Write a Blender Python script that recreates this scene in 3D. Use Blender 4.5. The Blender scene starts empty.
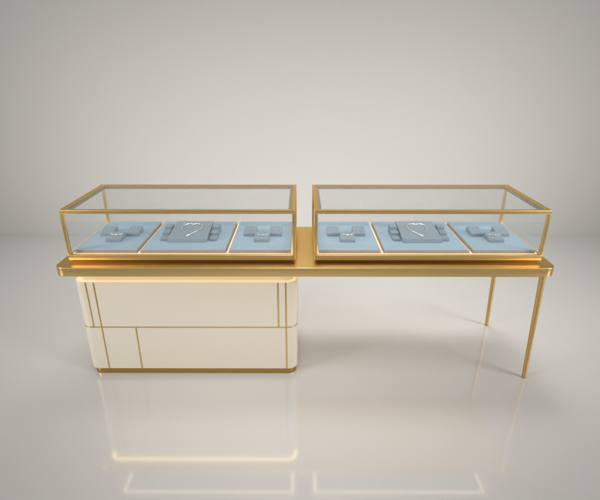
import bpy, bmesh, math, random
from mathutils import Vector

random.seed(7)
scene = bpy.context.scene
COL = scene.collection
PI = math.pi

# ------------------------------------------------------------------ materials
def new_mat(name):
    m = bpy.data.materials.new(name)
    m.use_nodes = True
    nt = m.node_tree
    return m, nt, nt.nodes['Principled BSDF']

def noise(nt, scale, detail=3.0, rough=0.5, vec=None):
    tc = nt.nodes.new('ShaderNodeTexCoord')
    n = nt.nodes.new('ShaderNodeTexNoise')
    n.inputs['Scale'].default_value = scale
    n.inputs['Detail'].default_value = detail
    n.inputs['Roughness'].default_value = rough
    if vec:
        mp = nt.nodes.new('ShaderNodeMapping')
        mp.inputs['Scale'].default_value = vec
        nt.links.new(tc.outputs['Object'], mp.inputs['Vector'])
        nt.links.new(mp.outputs['Vector'], n.inputs['Vector'])
    else:
        nt.links.new(tc.outputs['Object'], n.inputs['Vector'])
    return n.outputs['Fac']

def ramp(nt, fac, lo, hi):
    r = nt.nodes.new('ShaderNodeMapRange')
    r.inputs['To Min'].default_value = lo
    r.inputs['To Max'].default_value = hi
    nt.links.new(fac, r.inputs['Value'])
    return r.outputs['Result']

def mixcol(nt, fac, a, b):
    m = nt.nodes.new('ShaderNodeMix')
    m.data_type = 'RGBA'
    m.inputs['A'].default_value = (*a, 1)
    m.inputs['B'].default_value = (*b, 1)
    nt.links.new(fac, m.inputs['Factor'])
    return m.outputs['Result']

def bump(nt, fac, b, strength, dist=0.001):
    n = nt.nodes.new('ShaderNodeBump')
    n.inputs['Strength'].default_value = strength
    n.inputs['Distance'].default_value = dist
    nt.links.new(fac, n.inputs['Height'])
    nt.links.new(n.outputs['Normal'], b.inputs['Normal'])

def surface(name, a, b_, scale, rough=(0.4, 0.5), metal=0.0, spec=0.5, ior=1.5, bmp=0.0,
            vec=None, coat=0.0, bscale=None):
    m, nt, p = new_mat(name)
    f = noise(nt, scale, 4, 0.55, vec)
    nt.links.new(mixcol(nt, f, a, b_), p.inputs['Base Color'])
    nt.links.new(ramp(nt, f, *rough), p.inputs['Roughness'])
    p.inputs['Metallic'].default_value = metal
    p.inputs['Specular IOR Level'].default_value = spec
    p.inputs['IOR'].default_value = ior
    p.inputs['Coat Weight'].default_value = coat
    if metal:
        p.inputs['Specular Tint'].default_value = (0.88, 0.68, 0.38, 1)
    if bmp:
        bump(nt, noise(nt, bscale or scale * 6, 5, 0.6, vec), p, bmp)
    return m

M = {}
M['gold'] = surface('brushed_gold', (0.85, 0.60, 0.255), (0.88, 0.62, 0.27), 5, (0.34, 0.365), 1.0)
M['gold_shaded'] = surface('shaded_gold', (0.20, 0.115, 0.036), (0.22, 0.128, 0.042), 3, (0.36, 0.39), 1.0)  # gold darkened: shade and dim reflection below the rail put into the colour
M['gold_satin'] = surface('satin_gold_leg', (0.68, 0.475, 0.195), (0.70, 0.49, 0.205), 3, (0.52, 0.54), 1.0)
M['profile'] = surface('matt_champagne_profile', (0.28, 0.22, 0.115), (0.30, 0.235, 0.125), 8, (0.5, 0.55), 0.0, 0.3)
M['gold_dark'] = surface('aged_brass', (0.47, 0.30, 0.095), (0.53, 0.35, 0.12), 20, (0.30, 0.38), 1.0)
M['inlay'] = surface('brass_inlay', (0.74, 0.54, 0.24), (0.80, 0.58, 0.26), 30, (0.30, 0.38), 1.0)
M['panel'] = surface('cream_lacquer', (0.85, 0.775, 0.645), (0.86, 0.785, 0.66), 3, (0.28, 0.34), 0.0, 0.5, coat=0.15)
M['tray'] = surface('powder_blue_velvet', (0.36, 0.52, 0.65), (0.385, 0.545, 0.675), 40, (0.75, 0.9), 0.0, 0.25,
                    bmp=0.2, bscale=900)
M['tray_rim'] = surface('tan_tray_edge', (0.50, 0.38, 0.25), (0.53, 0.41, 0.27), 30, (0.45, 0.55))
M['pad'] = surface('slate_blue_suede', (0.285, 0.365, 0.44), (0.305, 0.385, 0.46), 60, (0.7, 0.85), 0.0, 0.25,
                   bmp=0.25, bscale=1100)
M['silver'] = surface('polished_silver', (0.86, 0.86, 0.85), (0.92, 0.92, 0.91), 60, (0.25, 0.3), 0.75)
M['pearl'] = surface('white_pearl', (0.86, 0.85, 0.82), (0.9, 0.89, 0.87), 40, (0.1, 0.16), 0.0, 0.7, coat=0.6)
M['wall'] = surface('matt_wall_paint', (0.63, 0.62, 0.595), (0.645, 0.635, 0.61), 1.2, (0.75, 0.85), 0.0, 0.15,
                    bmp=0.02, bscale=180)
M['floor'] = surface('polished_floor', (0.62, 0.611, 0.598), (0.635, 0.626, 0.613), 0.9, (0.062, 0.088), 0.0, 0.5, ior=1.9)

def gem_mat():
    m, nt, p = new_mat('cut_crystal')
    f = noise(nt, 300, 1)
    nt.links.new(mixcol(nt, f, (0.86, 0.89, 0.92), (1, 1, 1)), p.inputs['Base Color'])
    p.inputs['Roughness'].default_value = 0.04
    p.inputs['IOR'].default_value = 2.2
    p.inputs['Metallic'].default_value = 0.35
    return m
M['gem'] = gem_mat()

def glass_mat():
    m = bpy.data.materials.new('clear_glass')
    m.use_nodes = True
    nt = m.node_tree
    nt.nodes.clear()
    out = nt.nodes.new('ShaderNodeOutputMaterial')
    mix = nt.nodes.new('ShaderNodeMixShader')
    tr = nt.nodes.new('ShaderNodeBsdfTransparent')
    tr.inputs['Color'].default_value = (0.994, 0.997, 0.996, 1)
    gl = nt.nodes.new('ShaderNodeBsdfGlossy')
    gl.inputs['Roughness'].default_value = 0.015
    fr = nt.nodes.new('ShaderNodeFresnel')
    fr.inputs['IOR'].default_value = 1.9
    geo = nt.nodes.new('ShaderNodeNewGeometry')
    inv = nt.nodes.new('ShaderNodeMath')
    inv.operation = 'SUBTRACT'
    inv.inputs[0].default_value = 1.0
    mul = nt.nodes.new('ShaderNodeMath')
    mul.operation = 'MULTIPLY'
    L = nt.links.new
    L(geo.outputs['Backfacing'], inv.inputs[1])
    L(fr.outputs['Fac'], mul.inputs[0])
    L(inv.outputs[0], mul.inputs[1])
    L(mul.outputs[0], mix.inputs['Fac'])
    L(tr.outputs[0], mix.inputs[1])
    L(gl.outputs[0], mix.inputs[2])
    df = nt.nodes.new('ShaderNodeBsdfDiffuse')
    df.inputs['Color'].default_value = (0.85, 0.86, 0.86, 1)
    tc = nt.nodes.new('ShaderNodeTexCoord')
    nz = nt.nodes.new('ShaderNodeTexNoise')
    nz.inputs['Scale'].default_value = 5.0
    mr = nt.nodes.new('ShaderNodeMapRange')     # milky haze of reflections put in as an uneven diffuse layer
    mr.inputs['To Min'].default_value = 0.016
    mr.inputs['To Max'].default_value = 0.030
    L(tc.outputs['Object'], nz.inputs['Vector'])
    L(nz.outputs['Fac'], mr.inputs['Value'])
    mix2 = nt.nodes.new('ShaderNodeMixShader')
    L(mr.outputs['Result'], mix2.inputs['Fac'])
    L(mix.outputs[0], mix2.inputs[1])
    L(df.outputs[0], mix2.inputs[2])
    L(mix2.outputs[0], out.inputs['Surface'])
    return m
M['glass'] = glass_mat()

def led_mat(name, col, strength):
    m, nt, p = new_mat(name)
    p.inputs['Base Color'].default_value = (0.8, 0.78, 0.72, 1)
    p.inputs['Emission Color'].default_value = (*col, 1)
    f = noise(nt, 60, 1)
    nt.links.new(ramp(nt, f, strength * 0.96, strength * 1.04), p.inputs['Emission Strength'])
    return m
M['led'] = led_mat('warm_white_led', (1.0, 0.84, 0.64), 3.9)
M['led_low'] = led_mat('warm_white_groove_led', (1.0, 0.84, 0.64), 0.5)
M['led_amber'] = led_mat('amber_led', (1.0, 0.76, 0.34), 3.2)

# ------------------------------------------------------------------ mesh helpers
def link(name, bm, mats, parent=None, smooth=35):
    me = bpy.data.meshes.new(name)
    bmesh.ops.recalc_face_normals(bm, faces=bm.faces[:])
    bm.to_mesh(me)
    bm.free()
    if not isinstance(mats, (list, tuple)):
        mats = [mats]
    for m in mats:
        me.materials.append(m)
    if smooth:
        for p in me.polygons:
            p.use_smooth = True
        me.set_sharp_from_angle(angle=math.radians(smooth))
    o = bpy.data.objects.new(name, me)
    COL.objects.link(o)
    if parent:
        o.parent = parent
    return o

def rrect(x0, y0, x1, y1, r, seg=6):
    r = max(r, 1e-5)
    pts = []
    for cx, cy, a0 in ((x1 - r, y1 - r, 0), (x0 + r, y1 - r, 90), (x0 + r, y0 + r, 180), (x1 - r, y0 + r, 270)):
        for i in range(seg + 1):
            a = math.radians(a0 + 90 * i / seg)
            pts.append((cx + r * math.cos(a), cy + r * math.sin(a)))
    return pts

def bev_steps(z0, z1, b, n=3):
    """(inset, z) from bottom to top with rounded edges"""
    st = []
    for i in range(n + 1):
        a = PI / 2 * i / n
        st.append((b * (1 - math.sin(a)), z0 + b * (1 - math.cos(a))))
    for i in range(n + 1):
        a = PI / 2 * (1 - i / n)
        st.append((b * (1 - math.sin(a)), z1 - b * (1 - math.cos(a))))
    return st

def slab(bm, x0, y0, x1, y1, z0, z1, r=0.002, b=0.001, seg=4, mi=0, mi_top=None):
    rings = []
    for ins, z in bev_steps(z0, z1, b):
        rings.append([bm.verts.new((x, y, z)) for x, y in
                      rrect(x0 + ins, y0 + ins, x1 - ins, y1 - ins, max(r - ins, 2e-4), seg)])
    n = len(rings[0])
    for k in range(len(rings) - 1):
        for i in range(n):
            f = bm.faces.new((rings[k][i], rings[k][(i + 1) % n], rings[k + 1][(i + 1) % n], rings[k + 1][i]))
            f.material_index = mi
    f = bm.faces.new(list(reversed(rings[0]))); f.material_index = mi
    f = bm.faces.new(rings[-1]); f.material_index = mi if mi_top is None else mi_top
    return bm

def frame_ring(bm, x0, y0, x1, y1, w, z0, z1, r=0.003, ri=0.001, b=0.0012, seg=4, mi=0):
    """closed rectangular ring of bar width w, edges rounded"""
    prof = []   # (offset inward, z) closed section
    n = 2
    def arc(co, cz, a0):
        for i in range(n + 1):
            a = math.radians(a0 + 90 * i / n)
            prof.append((co + b * math.cos(a), cz + b * math.sin(a)))
    arc(w - b, z1 - b, 0); arc(b, z1 - b, 90); arc(b, z0 + b, 180); arc(w - b, z0 + b, 270)
    rings = []
    for off, z in prof:
        rr = max(r + (ri - r) * off / w, 2e-4)
        rings.append([bm.verts.new((x, y, z)) for x, y in rrect(x0 + off, y0 + off, x1 - off, y1 - off, rr, seg)])
    m = len(rings[0]); k = len(rings)
    for j in range(k):
        A, B = rings[j], rings[(j + 1) % k]
        for i in range(m):
            f = bm.faces.new((A[i], A[(i + 1) % m], B[(i + 1) % m], B[i]))
            f.material_index = mi
    return bm

def tube(bm, pts, rads, seg=10, closed=False, mi=0):
    n = len(pts)
    P = [Vector(p) for p in pts]
    if not hasattr(rads, '__len__'):
        rads = [rads] * n
    rings = []
    up = Vector((0, 0, 1))
    for i in range(n):
        a = P[(i - 1) % n] if (closed or i > 0) else P[i]
        c = P[(i + 1) % n] if (closed or i < n - 1) else P[i]
        t = (c - a).normalized()
        u = up if abs(t.dot(up)) < 0.95 else Vector((1, 0, 0))
        s = t.cross(u).normalized(); v = s.cross(t)
        rings.append([bm.verts.new(P[i] + rads[i] * (math.cos(2 * PI * k / seg) * s + math.sin(2 * PI * k / seg) * v))
                      for k in range(seg)])
    for i in range(n if closed else n - 1):
        A, B = rings[i], rings[(i + 1) % n]
        for k in range(seg):
            bm.faces.new((A[k], A[(k + 1) % seg], B[(k + 1) % seg], B[k])).material_index = mi
    if not closed:
        bm.faces.new(rings[0]).material_index = mi
        bm.faces.new(list(reversed(rings[-1]))).material_index = mi
    return bm

def ball(bm, c, r, u=12, v=8, mi=0, sz=1.0):
    g = bmesh.ops.create_uvsphere(bm, u_segments=u, v_segments=v, radius=r)
    for w in g['verts']:
        w.co = Vector((w.co.x + c[0], w.co.y + c[1], w.co.z * sz + c[2]))
    fs = {f for w in g['verts'] for f in w.link_faces}
    for f in fs:
        f.material_index = mi
    return bm

def empty(name, label, cat, loc, group=None):
    o = bpy.data.objects.new(name, None)
    o.empty_display_size = 0.05
    o.location = loc
    COL.objects.link(o)
    o['label'] = label
    o['category'] = cat
    if group:
        o['group'] = group
    return o

def tag(o, label, cat, group=None):
    o['label'] = label
    o['category'] = cat
    if group:
        o['group'] = group
    return o

def copy_tree(root, name=None):
    c = root.copy()
    COL.objects.link(c)
    for ch in list(root.children):
        d = ch.copy(); COL.objects.link(d); d.parent = c
        for g in list(ch.children):
            e = g.copy(); COL.objects.link(e); e.parent = d
    return c

# ------------------------------------------------------------------ setting
WALL_Y = 2.737
bm = bmesh.new()
vs = [bm.verts.new(p) for p in ((-14, -12, 0), (14, -12, 0), (14, WALL_Y + 0.1, 0), (-14, WALL_Y + 0.1, 0))]
bm.faces.new(vs)
fl = link('floor', bm, M['floor'], smooth=0); fl['kind'] = 'structure'
bm = bmesh.new()
slab(bm, -14, WALL_Y, 14, WALL_Y + 0.2, -0.05, 7.0, 0.002, 0.001)
wl = link('wall', bm, M['wall'], smooth=0); wl['kind'] = 'structure'

# ------------------------------------------------------------------ counter
H = 0.80            # table top height
BT = 0.056
KX0, KX1, KY0, KY1 = -1.400, -0.046, 0.0685, 0.650
KZ0, KZ1 = 0.048, 0.6756
counter = empty('display_counter',
                'long gold counter top on a cream cabinet and two slim gold legs',
                'counter', (0, 0.36, 0))
CO = Vector((0, 0.36, 0))
def cpart(name, bm, mat, parent=None, smooth=35):
    if parent is None:
        bmesh.ops.translate(bm, verts=bm.verts[:], vec=-CO)
        return link(name, bm, mat, counter, smooth)
    bmesh.ops.translate(bm, verts=bm.verts[:], vec=-CO)
    return link(name, bm, mat, parent, smooth)

bm = bmesh.new()
slab(bm, -1.4580, 0, 1.4580, 0.72, H - BT, H, 0.060, 0.0030, 12)
cpart('tabletop', bm, M['gold'])

# cabinet body with neck, toe kick and inlays
bm = bmesh.new()
slab(bm, KX0, KY0, KX1, KY1, KZ0, KZ1, 0.060, 0.002, 12)
cab = cpart('cabinet', bm, M['panel'])
bm = bmesh.new()
slab(bm, KX0 + 0.026, KY0 + 0.026, KX1 - 0.026, KY1 - 0.026, KZ1 + 0.0003, H - BT - 0.0003, 0.040, 0.0004, 10)
cpart('recessed_neck', bm, M['panel'], cab)
bm = bmesh.new()
slab(bm, KX0 + 0.014, KY0 + 0.014, KX1 - 0.014, KY1 - 0.014, 0.0004, KZ0 - 0.0003, 0.050, 0.001, 10)
cpart('toe_kick', bm, M['gold_dark'], cab)
bm = bmesh.new()
frame_ring(bm, KX0 + 0.003, KY0 - 0.012, KX1 - 0.003, KY1 - 0.003, 0.022, H - BT - 0.0070, H - BT - 0.0008, 0.060, 0.040, 0.001, 10)
cpart('light_strip', bm, M['led_amber'], cab)
# horizontal inlay goes right round
IW = 0.0080
ZM = 0.361
bm = bmesh.new()
frame_ring(bm, KX0 - 0.0015, KY0 - 0.0015, KX1 + 0.0015, KY1 + 0.0015, 0.004, ZM - IW / 2, ZM + IW / 2, 0.0615, 0.0575, 0.0006, 12)
cpart('brass_inlay', bm, M['inlay'], cab)
for x, z0, z1 in ((-1.3225, ZM + IW / 2 + .0003, KZ1 - 0.003), (-1.2740, KZ0 + 0.003, KZ1 - 0.003),
                  (-1.0600, KZ0 + 0.003, ZM - IW / 2 - .0003),
                  (-0.1620, ZM + IW / 2 + .0003, KZ1 - 0.003), (-0.1145, KZ0 + 0.003, KZ1 - 0.003)):
    bm = bmesh.new()
    slab(bm, x - IW / 2, KY0 - 0.0020, x + IW / 2, KY0 + 0.003, z0, z1, 0.0006, 0.0005, 2)
    cpart('brass_inlay', bm, M['inlay'], cab)

# two tapered legs
for y0, y1 in ((0.053, 0.045), (0.676, 0.682)):
    bm = bmesh.new()
    top = Vector((1.4095, y0, H - BT - 0.0003)); bot = Vector((1.4300, y1, 0.006))
    n = 12
    pts = [bot.lerp(top, i / n) for i in range(n + 1)]
    rad = [0.0135 + (0.0185 - 0.0135) * i / n for i in range(n + 1)]
    tube(bm, pts, rad, 24)
    lg = cpart('leg', bm, M['gold_satin'])
    bm = bmesh.new()
    tube(bm, [(1.4302, y1, 0.0003), (1.4302, y1, 0.0058)], 0.0125, 20)
    cpart('foot_pad', bm, M['gold_dark'], lg)

# ------------------------------------------------------------------ glass cases
CX = 0.7223; HW = 0.6683            # centre and half width
CY0, CY1 = 0.0665, 0.6598
CYC = (CY0 + CY1) / 2
RZ0, RZ1 = 0.821, 0.851             # gold rail carrying the glass
ZT = 1.1265
BW, BH, PW = 0.023, 0.0215, 0.019
TRAY_Y0, TRAY_Y1 = 0.104, 0.628
TRAY_Z0, TRAY_Z1 = RZ1 + 0.0005, RZ1 + 0.0195
GAPS = (-0.263, 0.263)              # gap centres relative to case centre
GW = 0.0125
TX = 0.6400                         # tray field half width

def make_case():
    root = empty('glass_display_case', 'x', 'display case', (-CX, CYC, H))
    O = Vector((0, CYC, H))
    def part(name, bm, mat, parent=None, smooth=35, label=None):
        bmesh.ops.translate(bm, verts=bm.verts[:], vec=-O)
        o = link(name, bm, mat, parent or root, smooth)
        if label: o['label'] = label
        return o
    bm = bmesh.new(); slab(bm, -HW + 0.011, CY0 + 0.011, HW - 0.011, CY1 - 0.011, H + 0.0004, RZ0 - 0.0002, 0.004, 0.0008)
    part('plinth', bm, M['gold_shaded'])
    bm = bmesh.new(); slab(bm, -HW, CY0, HW, CY1, RZ0, RZ1, 0.005, 0.0018)
    part('base_rail', bm, M['gold'])
    bm = bmesh.new(); frame_ring(bm, -HW, CY0, HW, CY1, BW, ZT - BH, ZT, 0.005, 0.001, 0.0009)
    top = part('top_frame', bm, M['gold'])
    for sx in (-1, 1):
        for ya, yb in ((CY0, CY0 + PW), (CY1 - PW, CY1)):
            xa, xb = sorted((sx * HW, sx * (HW - PW)))
            bm = bmesh.new(); slab(bm, xa, ya, xb, yb, RZ1 + 0.0002, ZT - BH - 0.0002, 0.003, 0.0004)
            part('corner_post', bm, M['gold'])
    # LED profile hung on the inside of the top frame
    bm = bmesh.new()
    frame_ring(bm, -HW + BW + .0003, CY0 + BW + .0003, HW - BW - .0003, CY1 - BW - .0003, 0.018, ZT - BH + 0.0010, ZT - 0.0105, 0.001, 0.001, 0.0008)
    prof = part('light_profile', bm, M['profile'], top)
    bm = bmesh.new()
    e = 0.0015
    frame_ring(bm, -HW + BW + e, CY0 + BW + e, HW - BW - e, CY1 - BW - e, 0.0152, ZT - BH + 0.0009, ZT - BH + 0.0030, 0.001, 0.001, 0.00005)
    part('light_strip', bm, M['led'], top)
    # glass: top, front, back, two sides
    g = 0.006
    bm = bmesh.new(); slab(bm, -HW + BW + .0006, CY0 + BW + .0006, HW - BW - .0006, CY1 - BW - .0006, ZT - 0.0100, ZT - 0.0025, 0.001, 0.0004)
    part('glass_panel', bm, M['glass'], None, 0, 'clear flat glass top')
    zc0, zc1 = RZ1 + 0.0003, ZT - BH - 0.0003
    for yc, lab in ((CY0 + PW / 2, 'clear front glass'), (CY1 - PW / 2, 'clear back glass')):
        bm = bmesh.new(); slab(bm, -HW + PW + .0003, yc - g / 2, HW - PW - .0003, yc + g / 2, zc0, zc1, 0.0008, 0.0003)
        part('glass_panel', bm, M['glass'], None, 0, lab)
    for sx in (-1, 1):
        xc = sx * (HW - PW / 2)
        bm = bmesh.new(); slab(bm, xc - g / 2, CY0 + PW + .0003, xc + g / 2, CY1 - PW - .0003, zc0, zc1, 0.0008, 0.0003)
        part('glass_panel', bm, M['glass'], None, 0, 'clear end glass')
    # LED tape in the groove round and between the trays
    bm = bmesh.new()
    frame_ring(bm, -HW + PW + .002, CY0 + PW + .0015, HW - PW - .002, CY1 - PW - .0015, 0.0055, RZ1 + 0.0004, RZ1 + 0.0040, 0.001, 0.001, 0.0008)
    part('groove_light', bm, M['led_low'])
    for gx in GAPS:
        bm = bmesh.new(); slab(bm, gx - 0.0045, TRAY_Y0 - .004, gx + 0.0045, TRAY_Y1 - 0.006, RZ1 + 0.0004, RZ1 + 0.0040, 0.001, 0.0008)
        part('groove_light', bm, M['led_low'])
    return root

case_a = make_case()
case_b = copy_tree(case_a)
case_b.location.x = CX
case_a['label'] = 'gold framed glass jewellery case directly above the cream cabinet'
case_b['label'] = 'gold framed glass jewellery case above the open side with slim legs'
for c in (case_a, case_b):
    c['group'] = 'glass jewellery cases on the counter'

# ------------------------------------------------------------------ trays
SIDE_W = (GAPS[1] + GW, TX)
def make_tray(w):
    root = empty('display_tray', 'x', 'tray', (0, 0, 0), 'blue display trays in the cases')
    yc = (TRAY_Y0 + TRAY_Y1) / 2; d = (TRAY_Y1 - TRAY_Y0) / 2
    h = TRAY_Z1 - TRAY_Z0
    bm = bmesh.new(); slab(bm, -w / 2, -d, w / 2, d, 0, h - 0.0032, 0.002, 0.0008)
    link('tray_rim', bm, M['tray_rim'], root)
    bm = bmesh.new(); slab(bm, -w / 2 + 0.0012, -d + 0.0012, w / 2 - 0.0012, d - 0.0012, h - 0.003, h, 0.002, 0.001)
    link('velvet_panel', bm, M['tray'], root)
    return root
TYC = (TRAY_Y0 + TRAY_Y1) / 2
side_w = TX - (GAPS[1] + GW)
side_c = (TX + GAPS[1] + GW) / 2
tray_s = make_tray(side_w)
tray_c = make_tray(2 * (GAPS[1] - GW))
where = {-1: 'case above the cabinet', 1: 'case above the legs'}
used_s = used_c = False
for cs in (-1, 1):
    for k in (-1, 0, 1):
        if k == 0:
            t = tray_c if not used_c else copy_tree(tray_c); used_c = True
            t['label'] = 'wide pale blue tray under the necklace block, ' + where[cs]
        else:
            t = tray_s if not used_s else copy_tree(tray_s); used_s = True
            pos = 'outer end' if k == cs else 'inner end'
            t['label'] = 'narrow pale blue tray at the %s of the %s' % (pos, where[cs])
        t.location = (cs * CX + k * side_c, TYC, TRAY_Z0)

# ------------------------------------------------------------------ pads and jewellery
TZ = TRAY_Z1 + 0.0003
def wedge(bm, w, d, hf, hb, ridges=0, b=0.0022):
    """sloped pad: front at y=0, back at y=d, ridged top if asked"""
    nx = 4 * 8 if ridges else 6
    ny = 8
    def top(u, v):
        z = hf + (hb - hf) * v
        if ridges:
            z += 0.0022 * (abs(math.sin(PI * ridges * u)) - 0.6) * min(1, 6 * v, 6 * (1 - v)) * (0.06 < u < 0.94)
        # soft rounded rim
        e = min(u * w, (1 - u) * w, v * d, (1 - v) * d)
        if e < b:
            z -= b - math.sqrt(max(0, b * b - (b - e) ** 2))
        return z
    us = sorted(set([0, .006, .015, .03, .97, .985, .994, 1] + [i / nx for i in range(nx + 1)]))
    vs_ = sorted(set([0, .006, .015, .03, .97, .985, .994, 1] + [i / ny for i in range(ny + 1)]))
    g = [[bm.verts.new(((u - .5) * w, v * d, top(u, v))) for u in us] for v in vs_]
    for j in range(len(vs_) - 1):
        for i in range(len(us) - 1):
            bm.faces.new((g[j][i], g[j][i + 1], g[j + 1][i + 1], g[j + 1][i]))
    loop = [g[0][i] for i in range(len(us))] + [g[j][-1] for j in range(1, len(vs_))] + \
           [g[-1][i] for i in range(len(us) - 2, -1, -1)] + [g[j][0] for j in range(len(vs_) - 2, 0, -1)]
    base = [bm.verts.new((v.co.x, v.co.y, 0)) for v in loop]
    n = len(loop)
    for i in range(n):
        bm.faces.new((base[i], base[(i + 1) % n], loop[(i + 1) % n], loop[i]))
    bm.faces.new(list(reversed(base)))
    return bm

PF = dict(w=0.092, d=0.098, hf=0.019, hb=0.036)
PB = dict(w=0.080, d=0.095, hf=0.019, hb=0.037)
bm = bmesh.new(); wedge(bm, **PF); pad_f = link('front_pad', bm, M['pad']); pad_f.name = 'jewellery_pad'
bm = bmesh.new(); wedge(bm, ridges=4, **PB); pad_b = link('ring_pad', bm, M['pad'])

# bracelet: little arc of set stones lying on the front pad
def make_bracelet():
    root = empty('bracelet', 'x', 'bracelet', (0, 0, 0), 'jewelled bracelets on the front pads')
    sl = math.atan2(PF['hb'] - PF['hf'], PF['d'])
    bmc = bmesh.new()
    pts = []
    for i in range(25):
        a = math.radians(200 + 140 * i / 24)
        pts.append((0.036 * math.cos(a), 0.026 * math.sin(a) + 0.016, 0.0017))
    tube(bmc, pts, 0.0013, 8)
    link('chain', bmc, M['silver'], root)
    for k, i in enumerate((1, 5, 9, 12, 15, 19, 23)):
        x, y, z = pts[i]
        r = 0.0066 if k == 3 else (0.0048 if k % 2 else 0.0040)
        bmg = bmesh.new()
        g = bmesh.ops.create_icosphere(bmg, subdivisions=2, radius=r)
        for v in g['verts']:
            v.co = Vector((v.co.x + x, v.co.y + y, v.co.z * 0.75 + z + r * 0.5))
        link('stone', bmg, M['gem'], root, 0)
    root.rotation_euler = (sl, 0, 0)
    return root
brace = make_bracelet()

PADC = (-1.183, -0.2665, 0.2665, 1.183)
names = {-1.183: ('outer end', -1), -0.2665: ('inner end', -1), 0.2665: ('inner end', 1), 1.183: ('outer end', 1)}
first = True
for c in PADC:
    e, cs = names[c]
    spot = '%s of the %s' % (e, where[cs])
    f = pad_f if first else pad_f.copy()
    if not first: COL.objects.link(f)
    f.location = (c, 0.229, TZ)
    tag(f, 'smooth blue pad under a bracelet, ' + spot, 'jewellery pad', 'jewellery pads on the narrow trays')
    for sx, nm in ((-1, 'left'), (1, 'right')):
        b = pad_b if (first and sx < 0) else pad_b.copy()
        if not (first and sx < 0): COL.objects.link(b)
        b.location = (c + sx * 0.0825, 0.334, TZ)
        tag(b, 'ridged ring pad, back %s pad at %s' % (nm, spot), 'ring pad', 'ring pads on the narrow trays')
    br = brace if first else copy_tree(brace)
    br.location = (c + 0.004, 0.229 + 0.055, TZ + PF['hf'] + (PF['hb'] - PF['hf']) * 0.055 / PF['d'] + 0.0002)
    br['label'] = 'silver bracelet with clear stones, ' + spot
    first = False

# necklace block
NB = dict(w=0.243, d=0.262, hf=0.026, hb=0.052)
NY = 0.222
bm = bmesh.new(); wedge(bm, b=0.0035, **NB); nblock = link('necklace_block', bm, M['pad'])

def make_necklace():
    root = empty('necklace', 'x', 'necklace', (0, 0, 0), 'silver necklaces on the sloped blocks')
    sl = math.atan2(NB['hb'] - NB['hf'], NB['d'])
    pts = []
    N = 96
    for i in range(N):
        t = 2 * PI * i / N
        x = 16 * math.sin(t) ** 3
        y = 13 * math.cos(t) - 4.2 * math.cos(2 * t) - 1.6 * math.cos(3 * t) - math.cos(4 * t)
        pts.append((x / 16 * 0.042 + 0.022 * math.sin(t), y / 15 * 0.056 + 0.010 + 0.036 * math.cos(t), 0.0024))
    bm = bmesh.new(); tube(bm, pts, 0.0027, 8, True)
    link('chain', bm, M['silver'], root)
    low = min(pts, key=lambda p: p[1])
    bm = bmesh.new()
    tube(bm, [(0, low[1] - 0.001, 0.003), (0, low[1] - 0.010, 0.004), (0, low[1] - 0.016, 0.006)], [0.0022, 0.0016, 0.0022], 8)
    link('bail', bm, M['silver'], root)
    bm = bmesh.new(); ball(bm, (0, low[1] - 0.024, 0.0085), 0.0088, 20, 14)
    link('pendant', bm, M['pearl'], root)
    root.rotation_euler = (sl, 0, 0)
    return root
neck = make_necklace()

# three-step stands
def make_steps():
    bm = bmesh.new()
    w = 0.046; y = 0.0
    rise, run = 0.0165, 0.062
    for k in range(3):
        slab(bm, -w / 2, k * run, w / 2, (k + 1) * run - 0.0003, 0, rise * (k + 1), 0.003, 0.002)
    return link('stepped_stand', bm, M['pad'])
steps = make_steps()
first = True
for cs in (-1, 1):
    c = cs * 0.7245
    nb = nblock if first else nblock.copy()
    if not first: COL.objects.link(nb)
    nb.location = (c, NY, TZ)
    tag(nb, 'wide sloped blue block under a necklace, ' + where[cs], 'necklace block', 'sloped necklace blocks')
    nk = neck if first else copy_tree(neck)
    sl = (NB['hb'] - NB['hf']) / NB['d']
    nk.location = (c, NY + 0.135, TZ + NB['hf'] + sl * 0.135 + 0.0003)
    nk['label'] = 'silver heart necklace with pearl drop, ' + where[cs]
    for sx, nm in ((-1, 'left'), (1, 'right')):
        st = steps if (first and sx < 0) else steps.copy()
        if not (first and sx < 0): COL.objects.link(st)
        st.location = (c + sx * 0.153, 0.250, TZ)
        tag(st, 'three step stand %s of the necklace block, %s' % (nm, where[cs]), 'stepped stand', 'three step stands beside the necklace blocks')
    first = False

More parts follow.
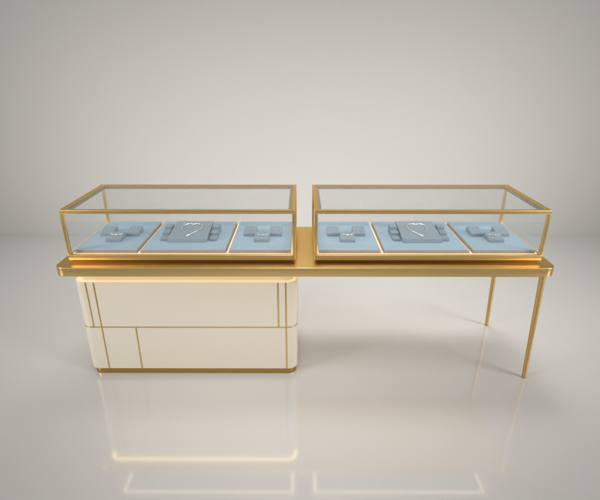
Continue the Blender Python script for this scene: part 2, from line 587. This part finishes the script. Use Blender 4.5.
# ------------------------------------------------------------------ camera
cam = bpy.data.cameras.new('camera')
cam.sensor_width = 36
cam.lens = 450.755 / 600 * 36
cam.clip_start = 0.05
cam.clip_end = 200
co = bpy.data.objects.new('camera', cam)
co.location = (-0.0227, -2.3644, 1.882)
co.rotation_euler = (PI / 2 - 0.3889, 0, 0.0024)
COL.objects.link(co)
scene.camera = co

# ------------------------------------------------------------------ light
w = bpy.data.worlds.new('World')
scene.world = w
w.use_nodes = True
bg = w.node_tree.nodes['Background']
bg.inputs['Color'].default_value = (1.0, 0.99, 0.98, 1)
bg.inputs['Strength'].default_value = 0.28

def area(name, loc, target, size, power, col):
    l = bpy.data.lights.new(name, 'AREA')
    l.shape = 'DISK'
    l.size = size
    l.energy = power
    l.color = col
    o = bpy.data.objects.new(name, l)
    o.location = loc
    o.rotation_euler = (Vector(target) - Vector(loc)).to_track_quat('-Z', 'Y').to_euler()
    COL.objects.link(o)
    return o
WARM = (1.0, 0.982, 0.955)
def added_lamp(name, loc, tgt, size, power, spread):
    o = area(name, loc, tgt, size, power, WARM)
    o.data.spread = math.radians(spread)
for sx in (-1, 1):
    added_lamp('added_side_key', (sx * 6.9, -2.8, 3.3), (sx * 0.3, 2.1, 0.5), 3.6, 43.5 + 4.0 * sx, 46)  # unseen key lamps, added far aside to keep glare off the gold
    added_lamp('added_overhead_fill', (sx * 1.8, 2.15, 5.4), (sx * 1.9, 1.55, 0.0), 2.4, 7.4, 49)  # unseen lamps added to brighten the back floor and low wall sides
added_lamp('added_overhead_fill', (0.4, 2.15, 5.4), (0.4, 0.85, 0.0), 2.2, 11.5, 44)  # unseen lamp added to lift the shade under the counter
added_lamp('added_overhead_fill', (-0.15, -1.3, 4.6), (-0.15, -0.7, 0.0), 1.8, 5.6, 44)  # unseen fill added for the near floor and cabinet front
l = area('added_overhead_fill', (0.0, -3.2, 4.4), (0.0, -3.1, 0.0), 4.6, 15.0, WARM)  # added behind the camera: lights the floor that the gold fronts reflect
l.data.shape = 'RECTANGLE'
l.data.size_y = 1.2
l.data.spread = math.radians(50)

scene.view_settings.view_transform = 'Standard'
scene.view_settings.look = 'None'
scene.view_settings.gamma = 1
scene.view_settings.exposure = -0.09
scene.cycles.max_bounces = 10
scene.cycles.transparent_max_bounces = 24
